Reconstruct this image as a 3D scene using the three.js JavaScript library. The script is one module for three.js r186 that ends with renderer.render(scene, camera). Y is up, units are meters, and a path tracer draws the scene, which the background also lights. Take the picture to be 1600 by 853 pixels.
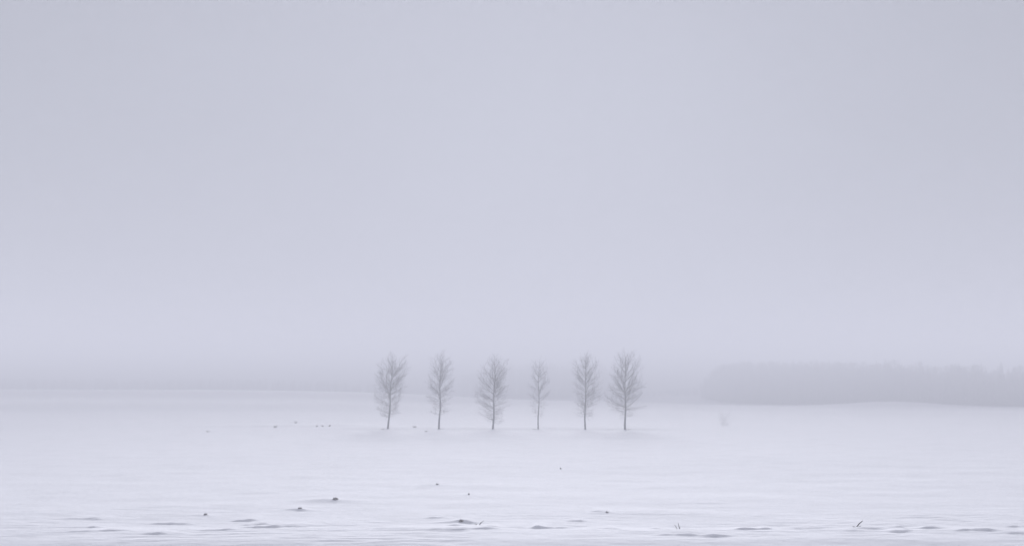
import * as THREE from 'three';
import { mergeGeometries } from 'three/addons/utils/BufferGeometryUtils.js';
import { ImprovedNoise } from 'three/addons/math/ImprovedNoise.js';

// ---------------------------------------------------------------- camera, sky, sun, exposure
const scene = new THREE.Scene();
const EYE = 5.4;                                              // photographer on a low bank above the field
const camera = new THREE.PerspectiveCamera(2 * Math.atan(426.5 / 1777) * 180 / Math.PI, 1920 / 853, 0.1, 6000);
camera.position.set(0, EYE, 0);
camera.rotation.x = Math.atan(175.5 / 1777);                  // tilted up: low horizon
camera.setViewOffset(1920, 853, 0, 0, 1600, 853);             // the optical axis lies right of the frame's middle

const renderer = new THREE.WebGLRenderer();
renderer.toneMapping = THREE.LinearToneMapping;
renderer.toneMappingExposure = 7.2;                           // exposed for a dim winter day: the snow is near white
renderer.shadowMap.enabled = true;

const perlin = new ImprovedNoise();
const fbm = (x, y, z, n = 4) => { let s = 0, a = 0.5; for (let i = 0; i < n; i++) { s += a * perlin.noise(x, y, z); x *= 2.03; y *= 2.03; z *= 2.03; a *= 0.5; } return s; };

const SUN = new THREE.Vector3(-0.07, Math.tan(13 * Math.PI / 180), -1).normalize();
{ // thick overcast with faint mottling, a little brighter towards the hidden sun
  const W = 512, H = 256, d = new Float32Array(W * H * 4);
  for (let j = 0; j < H; j++) for (let i = 0; i < W; i++) {
    const el = ((j + 0.5) / H - 0.5) * Math.PI, az = ((i + 0.5) / W - 0.5) * 2 * Math.PI;
    const x = Math.cos(az) * Math.cos(el), y = Math.sin(el), z = Math.sin(az) * Math.cos(el);
    const away = Math.acos(Math.min(1, x * SUN.x + y * SUN.y + z * SUN.z)) * 180 / Math.PI;
    const m = (1 + 0.05 * fbm(x * 3 + 7, y * 5 + 3, z * 3 + 1)) * (0.9 + 0.22 * Math.exp(-((away / 18) ** 2)));
    d.set([0.0680 * m, 0.0700 * m, 0.0815 * m, 1], (j * W + i) * 4);
  }
  const sky = new THREE.DataTexture(d, W, H, THREE.RGBAFormat, THREE.FloatType);
  sky.mapping = THREE.EquirectangularReflectionMapping;
  sky.magFilter = sky.minFilter = THREE.LinearFilter; sky.needsUpdate = true;
  scene.background = sky; scene.environment = sky;
}
const sun = new THREE.DirectionalLight(0xfbfaff, 1.5);        // low sun lost in the mist: very wide and soft
sun.target.position.set(0, 0, -100);
sun.position.copy(sun.target.position).addScaledVector(SUN, 400);
sun.castShadow = true; sun.shadow.radius = 40;
sun.shadow.mapSize.set(2048, 2048);
Object.assign(sun.shadow.camera, { left: -300, right: 300, top: 300, bottom: -300, near: 1, far: 900 });
scene.add(sun, sun.target);
scene.fog = new THREE.FogExp2(0xeff1fb, 0.0053);              // falling snow and mist

// ---------------------------------------------------------------- helpers
function rng(seed) { let a = seed >>> 0; return () => { a = (a + 0x6D2B79F5) | 0; let t = Math.imul(a ^ (a >>> 15), 1 | a); t = (t + Math.imul(t ^ (t >>> 7), 61 | t)) ^ t; return ((t ^ (t >>> 14)) >>> 0) / 4294967296; }; }
const taken = {};
function numbered(name) { const n = taken[name] = (taken[name] ?? -1) + 1; return n ? `${name}_${String(n).padStart(3, '0')}` : name; }
function shadows(o) { o.castShadow = o.receiveShadow = true; return o; }
function part(name, geometry, material, parent) { const m = shadows(new THREE.Mesh(geometry, material)); m.name = name; parent.add(m); return m; }
function thing(name, label, category, group, [x, y, z]) {
  const g = new THREE.Group(); g.name = numbered(name); g.position.set(x, y, z);
  g.userData = { label, category }; if (group) g.userData.group = group;
  scene.add(g); return g;
}
const smooth = (a, b, x) => { const t = Math.min(1, Math.max(0, (x - a) / (b - a))); return t * t * (3 - 2 * t); };
const V = (x, y, z) => new THREE.Vector3(x, y, z);

class Tubes {                                                 // tapered tubes collected into one geometry
  constructor() { this.p = []; this.n = []; this.i = []; }
  add(pts, radii, sides = 3) {
    const base = this.p.length / 3, up = V(0.13, 0.2, 0.97), t = V(), a = V(), b = V();
    for (let k = 0; k < pts.length; k++) {
      t.subVectors(pts[Math.min(k + 1, pts.length - 1)], pts[Math.max(k - 1, 0)]).normalize();
      a.crossVectors(t, up); if (a.lengthSq() < 1e-4) a.crossVectors(t, V(1, 0, 0)); a.normalize(); b.crossVectors(t, a);
      for (let s = 0; s < sides; s++) {
        const c = Math.cos(s / sides * 6.28319), q = Math.sin(s / sides * 6.28319);
        const nx = a.x * c + b.x * q, ny = a.y * c + b.y * q, nz = a.z * c + b.z * q;
        this.p.push(pts[k].x + nx * radii[k], pts[k].y + ny * radii[k], pts[k].z + nz * radii[k]); this.n.push(nx, ny, nz);
      }
      if (k) for (let s = 0; s < sides; s++) {
        const o = base + (k - 1) * sides, u = (s + 1) % sides;
        this.i.push(o + s, o + sides + s, o + u, o + u, o + sides + s, o + sides + u);
      }
    }
    return this;
  }
  build() {
    const g = new THREE.BufferGeometry();
    g.setAttribute('position', new THREE.Float32BufferAttribute(this.p, 3));
    g.setAttribute('normal', new THREE.Float32BufferAttribute(this.n, 3));
    g.setIndex(this.i); return g;
  }
}

// ---------------------------------------------------------------- the snow field
// broad shape of the land: [x, z, height] of the crests and hollows beyond the trees
const LAND = [
  [-260, -415, 4.0], [-222, -410, 4.0], [-185, -407, 3.95], [-143, -400, 3.9], [-114, -400, 3.8], [-87, -400, 3.6], [-72, -410, 2.8], [-63, -440, 0.9], [-82, -640, -1.6], [-68, -640, -2.1], [-43, -640, -2.8],
  [-18, -640, -3.1], [0, -660, -2.6], [19, -690, 0.4], [39, -700, 1.1], [48, -640, 0.0], [53, -560, -2.7], [59, -530, -3.75], [72, -515, -3.8], [84, -485, -3.3], [94, -455, -2.3],
  [105, -432, -1.75], [117, -418, -1.9], [130, -408, -2.1], [143, -400, -2.3], [166, -390, -2.5], [230, -380, -2.6],
  // ground beyond the crests, out of sight
  [-300, -500, 1.2], [-220, -490, 1.2], [-150, -490, 1.0], [-105, -500, 0.6], [-300, -640, -1], [-200, -640, -1], [-120, -640, -1.5], [-100, -720, -3.5], [-40, -720, -5.5], [20, -760, -2.5], [50, -780, -2], [80, -620, -6], [110, -540, -5.5], [140, -480, -5], [180, -460, -5], [250, -450, -5],
  // the middle field
  [-52, -430, -0.3], [-40, -480, -1.3], [-30, -420, -0.8], [0, -480, -1.4], [40, -470, -1.7], [-220, -300, 1.9], [-150, -300, 1.8], [-85, -300, 1.5], [-30, -320, -0.3], [30, -320, -0.5], [75, -350, -1.5], [110, -330, -1.4], [160, -290, -1.2],
  [70, -250, -0.5], [-10, -220, 0], [-80, -200, 0.1], [100, -200, -0.2], [30, -160, 0], [-30, -150, 0], [-120, -150, 0],
];
function land(x, z) {
  let s = 0, w = 0.004;
  for (const [a, b, h] of LAND) {
    const sg = Math.max(26, -b * 0.062), r = ((x - a) ** 2 + (z - b) ** 2) / (2 * sg * sg);
    if (r < 16) { const k = Math.exp(-r); s += k * h; w += k; }
  }
  return s / w + 1.5 * Math.exp(-((x - 105) ** 2) / 420 - ((z + 432) ** 2) / 900);   // with a low knoll before the dark forest
}
// small wind scarps near the bank: [x, z, length, step height, bow]
const SCARPS = [
  [-13.75, -53.8, 2.2, 0.10, 0.2], [-2.75, -43.4, 2.6, 0.20, 0.15], [-4.3, -43.5, 1.8, 0.08, -0.1], [-1.6, -46.0, 1.0, 0.12, 0.15], [-0.65, -49.2, 1.0, 0.10, 0.3], [-13.3, -43.4, 2.0, 0.16, -0.2],
  [-14.0, -44.6, 1.7, 0.14, 0.2], [-14.8, -46.0, 1.5, 0.18, 0.15], [-17.5, -45.2, 3.0, 0.12, 0.2], [-0.3, -43.0, 1.4, 0.12, 0.3], [2.75, -40.9, 3.2, 0.16, 0.1], [5.0, -42.7, 2.6, 0.18, -0.3], [7.2, -42.9, 2.4, 0.10, 0.2],
  [10.35, -41.9, 1.2, 0.20, -0.35], [10.6, -43.6, 1.0, 0.12, 0], [13.2, -42.3, 2.2, 0.18, 0.4], [14.4, -41.3, 1.4, 0.16, 0.6], [11.9, -43.6, 1.7, 0.13, 0.1], [9.4, -43.0, 2.0, 0.12, -0.3], [8.6, -42.0, 1.2, 0.09, 0.1],
  [-6.1, -42.3, 2.0, 0.13, 0.1], [-6.3, -44.2, 1.4, 0.10, 0.1], [-4.8, -42.7, 1.3, 0.15, 0.1], [-14.6, -42.5, 2.2, 0.10, 0.1], [-12.2, -43.8, 1.8, 0.09, 0.2], [-7.4, -47.1, 1.7, 0.09, 0.1], [-13.9, -50.0, 1.5, 0.12, 0.3],
  [-16.3, -41.2, 2.4, 0.10, 0.1], [-8.5, -42.7, 2.4, 0.06, 0.1], [1.7, -43.4, 1.2, 0.08, 0.1], [15.5, -44.3, 1.8, 0.10, 0.2], [-20.2, -43.6, 2.6, 0.12, 0.2], [-21.5, -46.5, 2.2, 0.10, 0.2], [-6.03, -45.5, 1.3, 0.10, 0.2],
  [-19.0, -42.0, 3.0, 0.12, -0.2], [12.8, -47.2, 2.6, 0.05, 0.2], [4.0, -53.0, 3.0, 0.04, 0.2], [-5.0, -54.5, 2.6, 0.04, 0.2], [-10.6, -61.0, 3.0, 0.05, 0.2], [8.5, -58.0, 3.2, 0.05, 0.2], [-18, -58.0, 3.4, 0.05, 0.2], [1.0, -66.0, 4.0, 0.05, 0.2],
];
const CLODS = [[-13.03, -53.8, 0.46], [-9.64, -62.6, 0.30], [-7.19, -56.9, 0.17], [-6.03, -45.4, 0.30], [-3.51, -75.0, 0.19], [-0.32, -48.75, 0.20], [-13.6, -49.9, 0.26], [-16.9, -47.7, 0.26]];   // snow is banked up round each
function ground(x, z) {
  let h = land(x, z);
  const d = -z;
  h += 0.22 * fbm(x / 38, 1.7, z / 30, 3) * smooth(30, 70, d);
  h += 0.065 * fbm(x / 7, 4.2, z / 3.2, 3) * (1 - smooth(250, 400, d));
  if (d > 26 && d < 130) {                                    // wind ripples, roughest along the foot of the bank
    const rough = 0.25 + 0.75 * (1 - smooth(44, 56, d));
    const rg = 1 - Math.abs(fbm(x / 3.1 + 0.4 * fbm(x / 5, 9, z / 4, 2), 8.1, z / 0.95, 3)) * 2.4;
    h += rough * (0.055 * rg * Math.max(0, 0.55 + 1.6 * fbm(x / 6, 2.2, z / 5, 2)) + 0.012 * fbm(x * 1.3, 6, z * 2.6, 2));
    h += 0.10 * (1 - smooth(1.0, 3.2, Math.abs(d - 41 - 1.2 * fbm(x / 9, 5, 0.3, 2))));
    if (d < 80) for (const [a, b, w] of CLODS) { const q = ((x - a + 0.7 * w) / (2.6 * w)) ** 2 + ((z - b + 0.2 * w) / (1.3 * w)) ** 2; if (q < 9) h += 0.16 * w * Math.exp(-q); }
    if (d < 75) for (const [a, b, len, step, bow] of SCARPS) {
      const u = (x - a) / (len * 0.5); if (u * u >= 1) continue;
      const v = z - b - bow * u * u - 0.25 * bow * u - 0.42 * fbm(x * 0.9, 3.3, b, 3) - 0.10 * fbm(x * 3.3, 5.1, b, 2); if (v < -3 || v > 1.6) continue;
      const win = 0.58 * (1 - u * u) ** 1.5 * (1 + 0.45 * u) * (0.65 + 1.2 * fbm(x * 2.1, b, 1.1, 2));
      h += win * step * (v < 0 ? smooth(-2.8, -0.1, v) : v < 0.16 ? 1 - 1.15 * smooth(0, 0.16, v) : -0.15 * (1 - smooth(0.16, 1.5, v)));
    }
  }
  // shallow drift step along the row of trees, facing the bank
  const row = -140.4 + 0.5 * fbm(x / 11, 7, 0, 2), ends = smooth(-44, -31, x) * (1 - smooth(3, 14, x));
  h += ends * 0.13 * (1 - smooth(row - 0.2, row + 0.5, z)) * smooth(-158, -143, z);
  const row2 = -148.0 + 0.7 * fbm(x / 8, 3, 2, 2);
  h += 0.16 * smooth(-62, -52, x) * (1 - smooth(-36, -31, x)) * (1 - smooth(row2 - 0.2, row2 + 0.5, z)) * smooth(-170, -152, z);
  // the roadside bank that carries the photographer
  h += 3.7 * (1 - smooth(8, 30, d));
  return h;
}
const grow = (from, to, step, rate) => { const a = []; let x = from, s = step; const dir = Math.sign(to - from); while ((to - x) * dir > 0) { a.push(x); x += s * dir; s *= rate; } a.push(to); return a; };
{
  const xs = [...grow(-24, -2100, 0.3, 1.045).reverse(), ...Array.from({ length: 274 }, (_, i) => -23.84 + i * 0.15), ...grow(17.25, 2100, 0.2, 1.045)];
  const zs = [...grow(-80, -2100, 0.36, 1.017).reverse(), ...Array.from({ length: 89 }, (_, i) => -79.7 + i * 0.3), ...Array.from({ length: 190 }, (_, i) => -53.0 + i * 0.08), ...grow(-37.8, 400, 0.3, 1.06)];
  const p = new Float32Array(xs.length * zs.length * 3), uv = new Float32Array(xs.length * zs.length * 2), idx = [];
  let q = 0, r = 0;
  for (const z of zs) for (const x of xs) { p[q++] = x; p[q++] = ground(x, z); p[q++] = z; uv[r++] = x; uv[r++] = z; }
  for (let j = 0; j < zs.length - 1; j++) for (let i = 0; i < xs.length - 1; i++) {
    const a = j * xs.length + i, b = a + 1, c = a + xs.length, e = c + 1;
    idx.push(a, c, b, b, c, e);
  }
  const g = new THREE.BufferGeometry();
  g.setAttribute('position', new THREE.BufferAttribute(p, 3)); g.setAttribute('uv', new THREE.BufferAttribute(uv, 2)); g.setIndex(idx); g.computeVertexNormals();
  // grain of wind-packed snow: fine relief and a hardly visible tone of crust against powder
  const N = 512, rand = rng(5), bump = new Uint8Array(N * N * 4), tone = new Uint8Array(N * N * 4);
  const tile = (i, j, f, o) => { // tileable noise on a torus-like blend
    const u = i / N, v = j / N, a = fbm(u * f, v * f, o), b = fbm((u - 1) * f, v * f, o), c = fbm(u * f, (v - 1) * f, o), e = fbm((u - 1) * f, (v - 1) * f, o);
    return (a * (1 - u) + b * u) * (1 - v) + (c * (1 - u) + e * u) * v;
  };
  for (let j = 0; j < N; j++) for (let i = 0; i < N; i++) {
    const k = (j * N + i) * 4, n = tile(i, j, 14, 1.3), c = tile(i, j, 5, 8.8), gr = rand();
    const b = Math.max(0, Math.min(255, 128 + 190 * n + 30 * (gr - 0.5)));
    bump.set([b, b, b, 255], k);
    const t = 1 + 0.05 * c + 0.012 * (gr - 0.5);
    tone.set([222 * t, 223 * t, 227 * t, 255].map((e) => Math.min(255, e)), k);
  }
  const tex = (data, srgb, size) => { const t = new THREE.DataTexture(data, N, N); t.wrapS = t.wrapT = THREE.RepeatWrapping; t.magFilter = THREE.LinearFilter; t.minFilter = THREE.LinearMipmapLinearFilter; t.generateMipmaps = true; if (srgb) t.colorSpace = THREE.SRGBColorSpace; t.repeat.set(1 / size, 1 / size); t.needsUpdate = true; return t; };
  const snow = new THREE.MeshPhysicalMaterial({ map: tex(tone, true, 9.7), bumpMap: tex(bump, false, 5.3), bumpScale: 0.022, roughness: 1, specularIntensity: 0.15 });
  snow.name = 'snow';
  const m = shadows(new THREE.Mesh(g, snow)); m.name = 'snow_field';
  m.userData = { kind: 'structure', label: 'wide snow covered field with wind drifts and gentle far rises', category: 'snow field' };
  scene.add(m);
}

// ---------------------------------------------------------------- materials
const barkTexture = (() => {
  const N = 128, d = new Uint8Array(N * N * 4);
  for (let j = 0; j < N; j++) for (let i = 0; i < N; i++) { const n = 0.5 + fbm(i / 9, j / 40, 3); const v = 100 + 44 * n; d.set([v * 0.98, v * 0.98, v * 1.02, 255], (j * N + i) * 4); }
  const t = new THREE.DataTexture(d, N, N); t.wrapS = t.wrapT = THREE.RepeatWrapping; t.magFilter = THREE.LinearFilter; t.colorSpace = THREE.SRGBColorSpace; t.needsUpdate = true; return t;
})();
const std = (r, g, b, rough = 0.95) => new THREE.MeshStandardMaterial({ color: new THREE.Color().setRGB(r, g, b), roughness: rough });
const bark = std(0.115, 0.112, 0.122), twigBark = std(0.155, 0.148, 0.160), soil = std(0.22, 0.21, 0.205), straw = std(0.17, 0.14, 0.10), needle = std(0.030, 0.040, 0.034), greyBark = std(0.09, 0.085, 0.085), snowCap = std(0.84, 0.85, 0.88);
const trunkBark = new THREE.MeshStandardMaterial({ map: barkTexture, roughness: 0.95 });

// ---------------------------------------------------------------- the six bare trees
function bareTree(o) {
  const R = rng(o.seed), [x, z] = o.at, rr = (a, b) => a + (b - a) * R();
  const t = thing('bare_tree', o.label, 'tree', 'bare trees in a row across the snow field', [x, ground(x, z) - 0.06, z]);
  const H = o.height, W = o.width / 2, base = o.crown, wander = (y) => [o.lean * y + 0.05 * Math.sin(y * 1.3 + o.seed), 0.05 * Math.sin(y * 1.1 + o.seed * 2)];
  const stem = (y) => V(wander(y)[0], y, wander(y)[1]);
  // trunk: flared foot, thins out through the crown
  const girth = (y) => o.girth * (0.5 * Math.max(0.05, 1 - y / H) ** 0.85 + 0.12 * Math.exp(-y / 0.22));
  const ys = [0, 0.08, 0.2, 0.45, ...Array.from({ length: 14 }, (_, i) => 0.9 + (H - 1.0) * i / 13)];
  const tube = new THREE.CylinderGeometry(1, 1, 1, 10, ys.length - 1, true), tp = tube.attributes.position;
  for (let k = 0; k < tp.count; k++) {
    const row = Math.floor(k / 11), y = ys[ys.length - 1 - row], a = (k % 11) / 10 * Math.PI * 2, s = stem(y), r = girth(y) * (1 + 0.10 * Math.sin(3 * a + o.seed + y));
    tp.setXYZ(k, s.x + r * Math.sin(a), y, s.z + r * Math.cos(a));
  }
  tube.computeVertexNormals(); part('trunk', tube, trunkBark, t);

  const twigs = new Tubes();
  const envelope = (y) => { const s = Math.min(1, Math.max(0, (y - base) / (H - base))); return W * (0.55 + 0.45 * smooth(0, 0.35, s)) * (s > 0.5 ? Math.sqrt(Math.max(0, 1 - 0.86 * ((s - 0.5) / 0.5) ** 2.4)) : 1); };
  function spray(pts, len, r0, level) {                       // side shoots along a limb
    const n = level === 1 ? Math.round(2.4 + len * o.density * 2.9) : Math.round(1 + len * o.density * 3.6);
    for (let k = 0; k < n; k++) {
      const f = 0.16 + 0.84 * (k + R()) / n, g = f * (pts.length - 1), i0 = Math.min(pts.length - 2, Math.floor(g)), at = pts[i0].clone().lerp(pts[i0 + 1], g - i0);
      const dir = pts[i0 + 1].clone().sub(pts[i0]).normalize(), side = V(rr(-1, 1), rr(-0.5, 1), rr(-1, 1)).cross(dir).normalize();
      const L = level === 1 ? Math.min(1.15, len * 0.42) * (1.15 - 0.65 * f) * rr(0.6, 1.2) : rr(0.16, 0.42);
      const d2 = dir.clone().multiplyScalar(0.78).addScaledVector(side, rr(0.5, 1.15)).normalize();
      const mid = at.clone().addScaledVector(d2, L * 0.5), tip = at.clone().addScaledVector(d2, L).add(V(rr(-0.05, 0.05), L * rr(0.08, 0.3), rr(-0.05, 0.05)));
      const rb = level === 1 ? 0.0085 : 0.0048;
      twigs.add([at, mid, tip], [rb, rb * 0.75, rb * 0.45], 3);
      if (level === 1) spray([at, mid, tip], L, rb, 2);
    }
  }
  function limb(y0, tip, thick) {
    const a = stem(y0), out = V(tip.x - a.x, 0, tip.z - a.z), rise = tip.y - y0;
    const c = a.clone().addScaledVector(out, 0.52).add(V(rr(-0.06, 0.06), rise * 0.36, rr(-0.06, 0.06)));
    const n = 7, pts = [], rad = [], len = a.distanceTo(tip), r0 = (thick ?? 0.008 + 0.0105 * len) * 0.70;
    for (let k = 0; k <= n; k++) {
      const f = k / n, p = a.clone().multiplyScalar((1 - f) ** 2).addScaledVector(c, 2 * f * (1 - f)).addScaledVector(tip, f * f);
      if (k) p.add(V(rr(-0.035, 0.035), rr(-0.03, 0.03), rr(-0.035, 0.035)));
      pts.push(p); rad.push(r0 * (1 - 0.78 * f));
    }
    part('branch', new Tubes().add(pts, rad, 5).build(), bark, t);
    spray(pts, len, r0, 1);
  }
  for (const [y0, dx, dy, dz, thick] of o.limbs) limb(y0, V(dx, dy, dz), thick);
  for (let k = 0; k < o.branches; k++) {
    const s = ((k + rr(0.1, 0.9)) / o.branches) ** 1.03, yt = base + 0.25 + (H - base - 0.35) * s, ph = k * 2.39996 + rr(-0.5, 0.5), rad = envelope(yt) * rr(0.70, 1.08) * (1 + 0.16 * Math.cos(ph - o.seed + yt * 0.5));
    if (R() < 0.10) continue;
    const el = (8 + 50 * s ** 1.15 + rr(-7, 9)) * Math.PI / 180, y0 = Math.max(base - 0.1 + 0.5 * R() * s, Math.min(H * 0.93, yt - rad * Math.tan(el)));
    limb(y0, V(stem(yt).x + Math.cos(ph) * rad, yt, Math.sin(ph) * rad));
  }
  { const pts = Array.from({ length: 6 }, (_, i) => stem(H * 0.72 + H * 0.28 * i / 5)); spray(pts, H * 0.28, 0.02, 1); }
  const tw = part('twigs', twigs.build(), twigBark, t); tw.userData.kind = 'stuff';
  return t;
}
bareTree({ seed: 11, at: [-27.64, -139.95], height: 9.2, width: 3.9, crown: 1.45, girth: 0.238, lean: 0.045, branches: 84, density: 1.25,
  label: 'bare tree with dense oval crown at the end of the row nearest the grass tufts',
  limbs: [[1.95, -1.35, 2.75, 0.2, 0.05], [1.9, 1.45, 2.05, -0.2, 0.03], [1.5, -0.95, 1.75, 0.3, 0.03], [4.3, -1.2, 7.2, 0.2, 0.04], [4.6, 1.3, 7.6, 0.1, 0.04]] });
bareTree({ seed: 23, at: [-21.39, -139.95], height: 9.5, width: 3.5, crown: 1.6, girth: 0.238, lean: 0.006, branches: 72, density: 1.05,
  label: 'bare tree with tall slim crown, second in the row from the grass tufts',
  limbs: [[2.2, 1.3, 2.35, 0.2, 0.035], [4.3, -1.45, 6.0, -0.2, 0.04], [5.8, -1.0, 8.6, 0.2, 0.035], [3.4, -1.2, 4.2, 0.3, 0.035], [5.6, 0.9, 8.7, 0.2, 0.035]] });
bareTree({ seed: 37, at: [-14.83, -139.95], height: 9.1, width: 4.1, crown: 0.85, girth: 0.238, lean: 0.02, branches: 86, density: 1.1,
  label: 'bare tree whose lowest limbs spread just above the snow, third from the grass tufts',
  limbs: [[1.15, -1.65, 2.15, 0.3, 0.05], [2.2, -1.9, 3.4, -0.3, 0.04], [3.9, 1.6, 5.4, 0.3, 0.045], [0.95, 1.0, 1.1, -0.3, 0.025], [4.6, 1.5, 7.3, 0.3, 0.04]] });
bareTree({ seed: 41, at: [-9.29, -139.95], height: 8.7, width: 2.8, crown: 1.3, girth: 0.167, lean: 0.004, branches: 56, density: 0.85,
  label: 'thinnest and sparsest bare tree in the row, with a narrow trunk',
  limbs: [[3.4, 1.1, 4.6, 0.2, 0.03], [3.4, -1.15, 4.4, 0.1, 0.03], [4.6, 0.95, 6.6, 0.2, 0.03]] });
bareTree({ seed: 59, at: [-3.59, -139.95], height: 9.4, width: 3.5, crown: 1.5, girth: 0.220, lean: 0.01, branches: 76, density: 1.1,
  label: 'bare tree between the thinnest tree and the widest crowned tree of the row',
  limbs: [[1.75, 1.2, 1.95, 0.2, 0.03], [2.4, -1.1, 3.5, 0.2, 0.04], [5.5, 1.45, 8.4, 0.2, 0.045], [5.5, -1.0, 7.2, 0.1, 0.035]] });
bareTree({ seed: 67, at: [1.33, -139.95], height: 9.7, width: 4.6, crown: 1.55, girth: 0.255, lean: 0.0, branches: 80, density: 1.05,
  label: 'bare tree with the widest crown and forked steep limbs, at the dark forest end',
  limbs: [[4.5, -1.45, 6.9, 0.2, 0.06], [4.6, 1.35, 8.3, 0.1, 0.06], [4.7, -0.6, 8.6, -0.3, 0.05], [2.75, -1.9, 3.9, 0.2, 0.055], [2.75, 2.2, 4.6, -0.2, 0.06], [2.5, 2.5, 3.0, 0.4, 0.04], [1.55, -0.5, 1.6, 0.2, 0.02]] });

// ---------------------------------------------------------------- far woods, each read as one mass in the mist
function spruceGeometry(seed) {
  const R = rng(seed), pos = [], nor = [], push = (a, b, c) => { const n = b.clone().sub(a).cross(c.clone().sub(a)).normalize(); for (const v of [a, b, c]) { pos.push(v.x, v.y, v.z); nor.push(n.x, n.y, n.z); } };
  for (let k = 0; k < 22; k++) {
    const f = k / 21, y = 0.10 + 0.88 * f, L = 0.15 * (1 - f) ** 0.8 + 0.012, n = 11;
    for (let i = 0; i < n; i++) {
      const a = i / n * 6.283 + k * 1.7 + R(), l = L * (0.7 + 0.55 * R()), w = l * 0.34 + 0.008, dr = -l * (0.25 + 0.3 * R());
      const o = V(0, y, 0), tip = V(Math.cos(a) * l, y + dr, Math.sin(a) * l), m = V(Math.cos(a) * l * 0.6, y + dr * 0.35 + 0.01, Math.sin(a) * l * 0.6), s = V(-Math.sin(a) * w, -0.012, Math.cos(a) * w);
      push(o, m.clone().add(s), tip); push(o, tip, m.clone().sub(s));
    }
  }
  const g = new THREE.BufferGeometry(); g.setAttribute('position', new THREE.Float32BufferAttribute(pos, 3)); g.setAttribute('normal', new THREE.Float32BufferAttribute(nor, 3));
  const trunk = new THREE.CylinderGeometry(0.004, 0.014, 0.9, 6, 1, true).toNonIndexed(); trunk.translate(0, 0.45, 0); trunk.deleteAttribute('uv');
  return mergeGeometries([g, trunk]).translate(0, -0.5, 0);
}
function leaflessGeometry(seed) {
  const R = rng(seed), b = new Tubes(), rr = (a, c) => a + (c - a) * R();
  b.add([V(0, 0, 0), V(0.004, 0.4, 0), V(0, 0.98, 0.004)], [0.013, 0.009, 0.002], 6);
  for (let k = 0; k < 34; k++) {
    const y = 0.28 + 0.62 * k / 33, a = k * 2.4 + rr(-0.4, 0.4), l = 0.20 * Math.sin(Math.PI * (0.25 + 0.7 * k / 33)) * rr(0.7, 1.2), d = V(Math.cos(a), rr(0.7, 1.5), Math.sin(a)).multiplyScalar(l), o = V(0, y, 0), e = o.clone().add(d);
    b.add([o, o.clone().addScaledVector(d, 0.5), e], [0.004, 0.003, 0.0014], 3);
    for (let i = 0; i < 9; i++) { const s = o.clone().addScaledVector(d, rr(0.3, 1)), q = V(rr(-1, 1), rr(-0.2, 1.2), rr(-1, 1)).normalize().multiplyScalar(rr(0.03, 0.075)); b.add([s, s.clone().add(q)], [0.0022, 0.001], 3); }
  }
  return b.build().translate(0, -0.5, 0);
}
const spruces = [spruceGeometry(3), spruceGeometry(8)], leafless = [leaflessGeometry(4), leaflessGeometry(9)];
function wood(name, label, seed, edge, depth, spacing, tall, conifer) {   // edge: [x, z, height of the trees] along the near side
  const R = rng(seed), sets = [[], [], [], []];
  for (let e = 0; e < edge.length - 1; e++) {
    const [x0, z0, h0] = edge[e], [x1, z1, h1] = edge[e + 1], n = Math.max(1, Math.round(Math.hypot(x1 - x0, z1 - z0) / spacing));
    for (let k = 0; k < n; k++) for (let q = 0; q < depth; q += spacing) {
      const f = (k + R()) / n, x = x0 + (x1 - x0) * f + (R() - 0.5) * spacing + q * 0.15, z = z0 + (z1 - z0) * f - q - R() * spacing, h = (h0 + (h1 - h0) * f) * (0.68 + 0.36 * R() ** 0.8) * tall;
      sets[(R() < conifer ? 0 : 2) + (R() < 0.5 ? 0 : 1)].push([x, z, h, R() * 6.28, 0.85 + 0.4 * R()]);
    }
  }
  const c0 = edge[Math.floor(edge.length / 2)], g = new THREE.Group();
  g.name = numbered(name); g.userData = { label, category: 'forest', kind: 'stuff' }; scene.add(g);
  const m4 = new THREE.Matrix4(), q4 = new THREE.Quaternion(), Y = V(0, 1, 0);
  sets.forEach((list, i) => {
    if (!list.length) return;
    const m = shadows(new THREE.InstancedMesh(i < 2 ? spruces[i] : leafless[i - 2], i < 2 ? needle : greyBark, list.length));
    m.name = i < 2 ? 'spruce_trees' : 'leafless_trees'; m.userData.kind = 'stuff';
    list.forEach(([x, z, h, a, w], k) => m.setMatrixAt(k, m4.compose(V(x, ground(x, z) - 0.1 + h / 2, z), q4.setFromAxisAngle(Y, a), V(h * w, h, h * w))));
    g.add(m);
  });
  return g;
}
needle.side = THREE.DoubleSide;
wood('dark_forest', 'long dark forest edge dim in the mist behind the low snow crest', 101,
  [[50, -640, 9], [52, -605, 15], [55, -580, 20], [66, -545, 21], [90, -505, 20.5], [112, -455, 18.5], [135, -428, 16.5], [165, -412, 16], [230, -400, 16]], 60, 4.4, 1, 0.3);
wood('distant_grove', 'hardly visible pale grove in the mist behind the row of bare trees', 202,
  [[-92, -690, 17], [-70, -676, 22], [-40, -672, 22.5], [-12, -676, 22], [6, -690, 17]], 34, 5.5, 1, 0.3);
wood('hedge_line', 'faint low hedge line on a far rise between the bare trees and the dark forest', 303,
  [[20, -715, 3], [45, -722, 5], [60, -720, 6]], 8, 2.2, 1, 0.2);
wood('misty_woodland', 'barely visible woodland strip beyond the far field crest past the grass tufts', 404,
  [[-420, -670, 12], [-320, -660, 11], [-230, -655, 11], [-165, -655, 10], [-120, -665, 7]], 30, 5.5, 1, 0.1);

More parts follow.
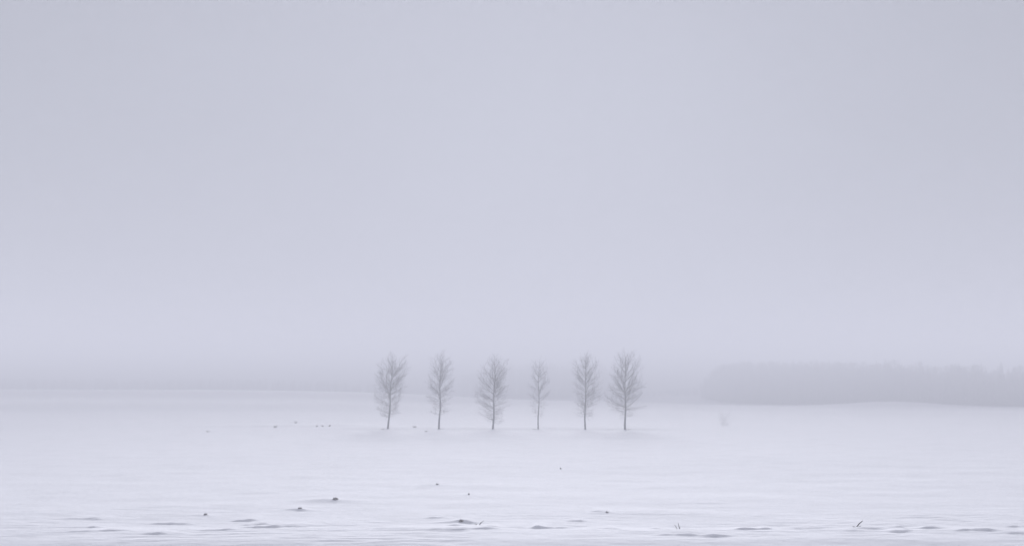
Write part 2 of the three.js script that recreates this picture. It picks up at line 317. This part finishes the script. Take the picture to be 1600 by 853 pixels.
// ---------------------------------------------------------------- small things poking out of the snow
function tuft(x, z, height, spread, seed, label, group) {
  const R = rng(seed), t = thing('grass_tuft', label, 'grass tuft', group, [x, ground(x, z) - 0.03, z]), b = new Tubes();
  for (let k = 0; k < 34; k++) {
    const a = R() * 6.28, l = height * (0.45 + 0.6 * R()), o = V(Math.cos(a) * spread * 0.45 * R(), 0, Math.sin(a) * spread * 0.45 * R()), lean = spread * 0.5 * R();
    b.add([o, V(o.x + Math.cos(a) * lean * 0.3, l * 0.7, o.z + Math.sin(a) * lean * 0.3), V(o.x + Math.cos(a) * lean, l * (0.75 + 0.3 * R()), o.z + Math.sin(a) * lean)], [0.009, 0.007, 0.002], 3);
  }
  part('blades', b.build(), straw, t);
  const clump = new THREE.IcosahedronGeometry(1, 2), p = clump.attributes.position;
  for (let k = 0; k < p.count; k++) { const n = 1 + 0.5 * fbm(p.getX(k) * 1.6 + seed, p.getY(k) * 1.6, p.getZ(k) * 1.6, 3); p.setXYZ(k, p.getX(k) * n * spread * 0.42, p.getY(k) * n * height * 0.16, p.getZ(k) * n * spread * 0.42); }
  clump.computeVertexNormals(); part('root_clump', clump, soil, t);
}
const far = 'dry grass tufts dotted along the snow ridge beyond the trees';
[[-47.35, -133.3, 0.22, 0.4, 'low dry grass tuft in open snow, nearest the bank and farthest from the trees'], [-43.0, -145.15, 0.32, 0.45, 'dry grass tuft standing singly on the snow ridge beside the trio of tufts'],
  [-45.1, -162.0, 0.38, 0.45, 'tallest dry grass tuft, standing beyond the snow ridge of the other tufts'], [-38.3, -147.3, 0.24, 0.35, 'first of three close grass tufts on the ridge, farthest from the trees'],
  [-37.55, -147.3, 0.26, 0.3, 'middle one of three close grass tufts on the snow ridge'], [-36.65, -147.3, 0.28, 0.3, 'last of three close grass tufts on the ridge, nearest the trees'],
].forEach(([x, z, h, s, label], i) => tuft(x, z, h, s, 500 + i, label, far));
tuft(-24.9, -143.0, 0.26, 0.5, 520, 'dry grass tuft between the two trees nearest the grassy end of the row');
tuft(-21.9, -133.3, 0.16, 0.35, 521, 'low dry grass tuft in front of the second tree of the row');
[[-28.2, -139.7, 'the dense crowned end tree'], [-21.0, -139.75, 'the tall slim second tree'], [-9.75, -139.7, 'the thinnest tree of the row'], [1.7, -139.75, 'the widest crowned tree']].forEach(([x, z, at], i) => tuft(x, z, 0.18, 0.5, 540 + i, `short dry grass in the snow at the foot of ${at}`, 'grass at the feet of the trees'));

function clod(x, z, w, h, d, seed, label, name = 'soil_clod') {
  w *= 0.70; h *= 0.62;
  const t = thing(name, label, 'soil clod', 'soil clods poking from the near snow', [x, ground(x, z) - 0.12 * h, z]);
  const body = (sc, lift, only) => {
    const g = new THREE.IcosahedronGeometry(1, 4), p = g.attributes.position;
    for (let k = 0; k < p.count; k++) {
      const X = p.getX(k), Y = p.getY(k), Z = p.getZ(k), n = 0.82 + 0.55 * fbm(X * 1.5 + seed, Y * 1.5, Z * 1.5, 4) + 0.12 * fbm(X * 6, Y * 6 + seed, Z * 6, 2);
      p.setXYZ(k, X * n * w * 0.5 * sc, (only ? Math.max(Y, 0.2) : Y) * n * h * sc + lift, Z * n * d * 0.5 * sc);
    }
    g.computeVertexNormals(); return g;
  };
  part('clod_body', body(1, 0, false), soil, t);
  const cap = part('snow_cap', body(0.72, h * 0.42, true), snowCap, t); cap.position.set(-w * 0.12, 0, -d * 0.16);
}
clod(-13.03, -53.8, 0.46, 0.15, 0.4, 1, 'largest dark soil clod, lying at the end of a thin snow ridge');
clod(-9.64, -62.6, 0.30, 0.10, 0.3, 2, 'flat soil clod half buried in smooth snow beyond the other clods');
clod(-7.19, -56.9, 0.17, 0.12, 0.2, 3, 'tiny dark soil clod alone on smooth snow');
clod(-6.03, -45.4, 0.30, 0.13, 0.3, 4, 'dark soil clod among the rough drifts beside a slanting stick');
clod(-3.51, -75.0, 0.19, 0.17, 0.2, 5, 'upright soil clod farthest out on the smooth snow before the trees');
clod(-0.32, -48.75, 0.20, 0.09, 0.2, 6, 'small soil clod at the end of a short curved snow ridge');
clod(-13.6, -49.9, 0.26, 0.09, 0.3, 7, 'low pale soil clod on a snow ripple behind the rough drifts');
clod(-16.9, -47.7, 0.26, 0.13, 0.3, 8, 'soil clod on the drift edge farthest from the slanting stick');

function stalk(name, label, category, x, z, stems, material) {
  const t = thing(name, label, category, null, [x, ground(x, z) - 0.05, z]);
  for (const [dx, dy, r, dz = 0, ox = 0] of stems) part('stem', new Tubes().add([V(ox, 0, 0), V(ox + dx * 0.45, dy * 0.5 + 0.02, dz * 0.4), V(ox + dx, dy, dz)], [r, r * 0.85, r * 0.45], 6).build(), material, t);
}
stalk('broken_stick', 'dark slanting stick standing alone on the crest of a drift', 'stick', 9.16, -43.8, [[0.26, 0.27, 0.024], [0.10, 0.09, 0.012, 0.05, 0.08], [-0.14, 0.07, 0.014]], soil);
stalk('broken_stick', 'short stick lying aslant among the drifts beside a dark clod', 'stick', -5.25, -44.6, [[0.19, 0.19, 0.017], [-0.16, 0.08, 0.012]], soil);
stalk('dry_stalk', 'pale pair of upright dry stalks standing in the near drifts', 'stalk', 2.47, -43.8, [[-0.05, 0.26, 0.014], [-0.12, 0.20, 0.010, 0.03, -0.08], [0.03, 0.12, 0.010]], straw);
{ // thin leafless shrub out on the field
  const x = 14.6, z = -152, t = thing('thin_shrub', 'faint leafless shrub standing alone between the tree row and the dark forest', 'shrub', null, [x, ground(x, z) - 0.05, z]), R = rng(77);
  for (let k = 0; k < 36; k++) {
    const b = new Tubes(), a = R() * 6.28, l = 1.0 + 1.3 * R(), s = 0.3 + 1.0 * R(), o = V((R() - 0.5) * 0.9, 0, (R() - 0.5) * 0.9), e = V(o.x + Math.cos(a) * s, l, o.z + Math.sin(a) * s), m = V(o.x + (e.x - o.x) * 0.4, l * 0.55, o.z + (e.z - o.z) * 0.4);
    b.add([o, m, e], [0.004, 0.003, 0.0012], 3);
    for (let i = 0; i < 4; i++) { const f = 0.2 + 0.8 * R(), c = m.clone().lerp(e, f); b.add([c, c.clone().add(V((R() - 0.5) * 0.4, 0.1 + 0.3 * R(), (R() - 0.5) * 0.4))], [0.0022, 0.001], 3); }
    part('stem', b.build(), twigBark, t);
  }
}
renderer.render(scene, camera);
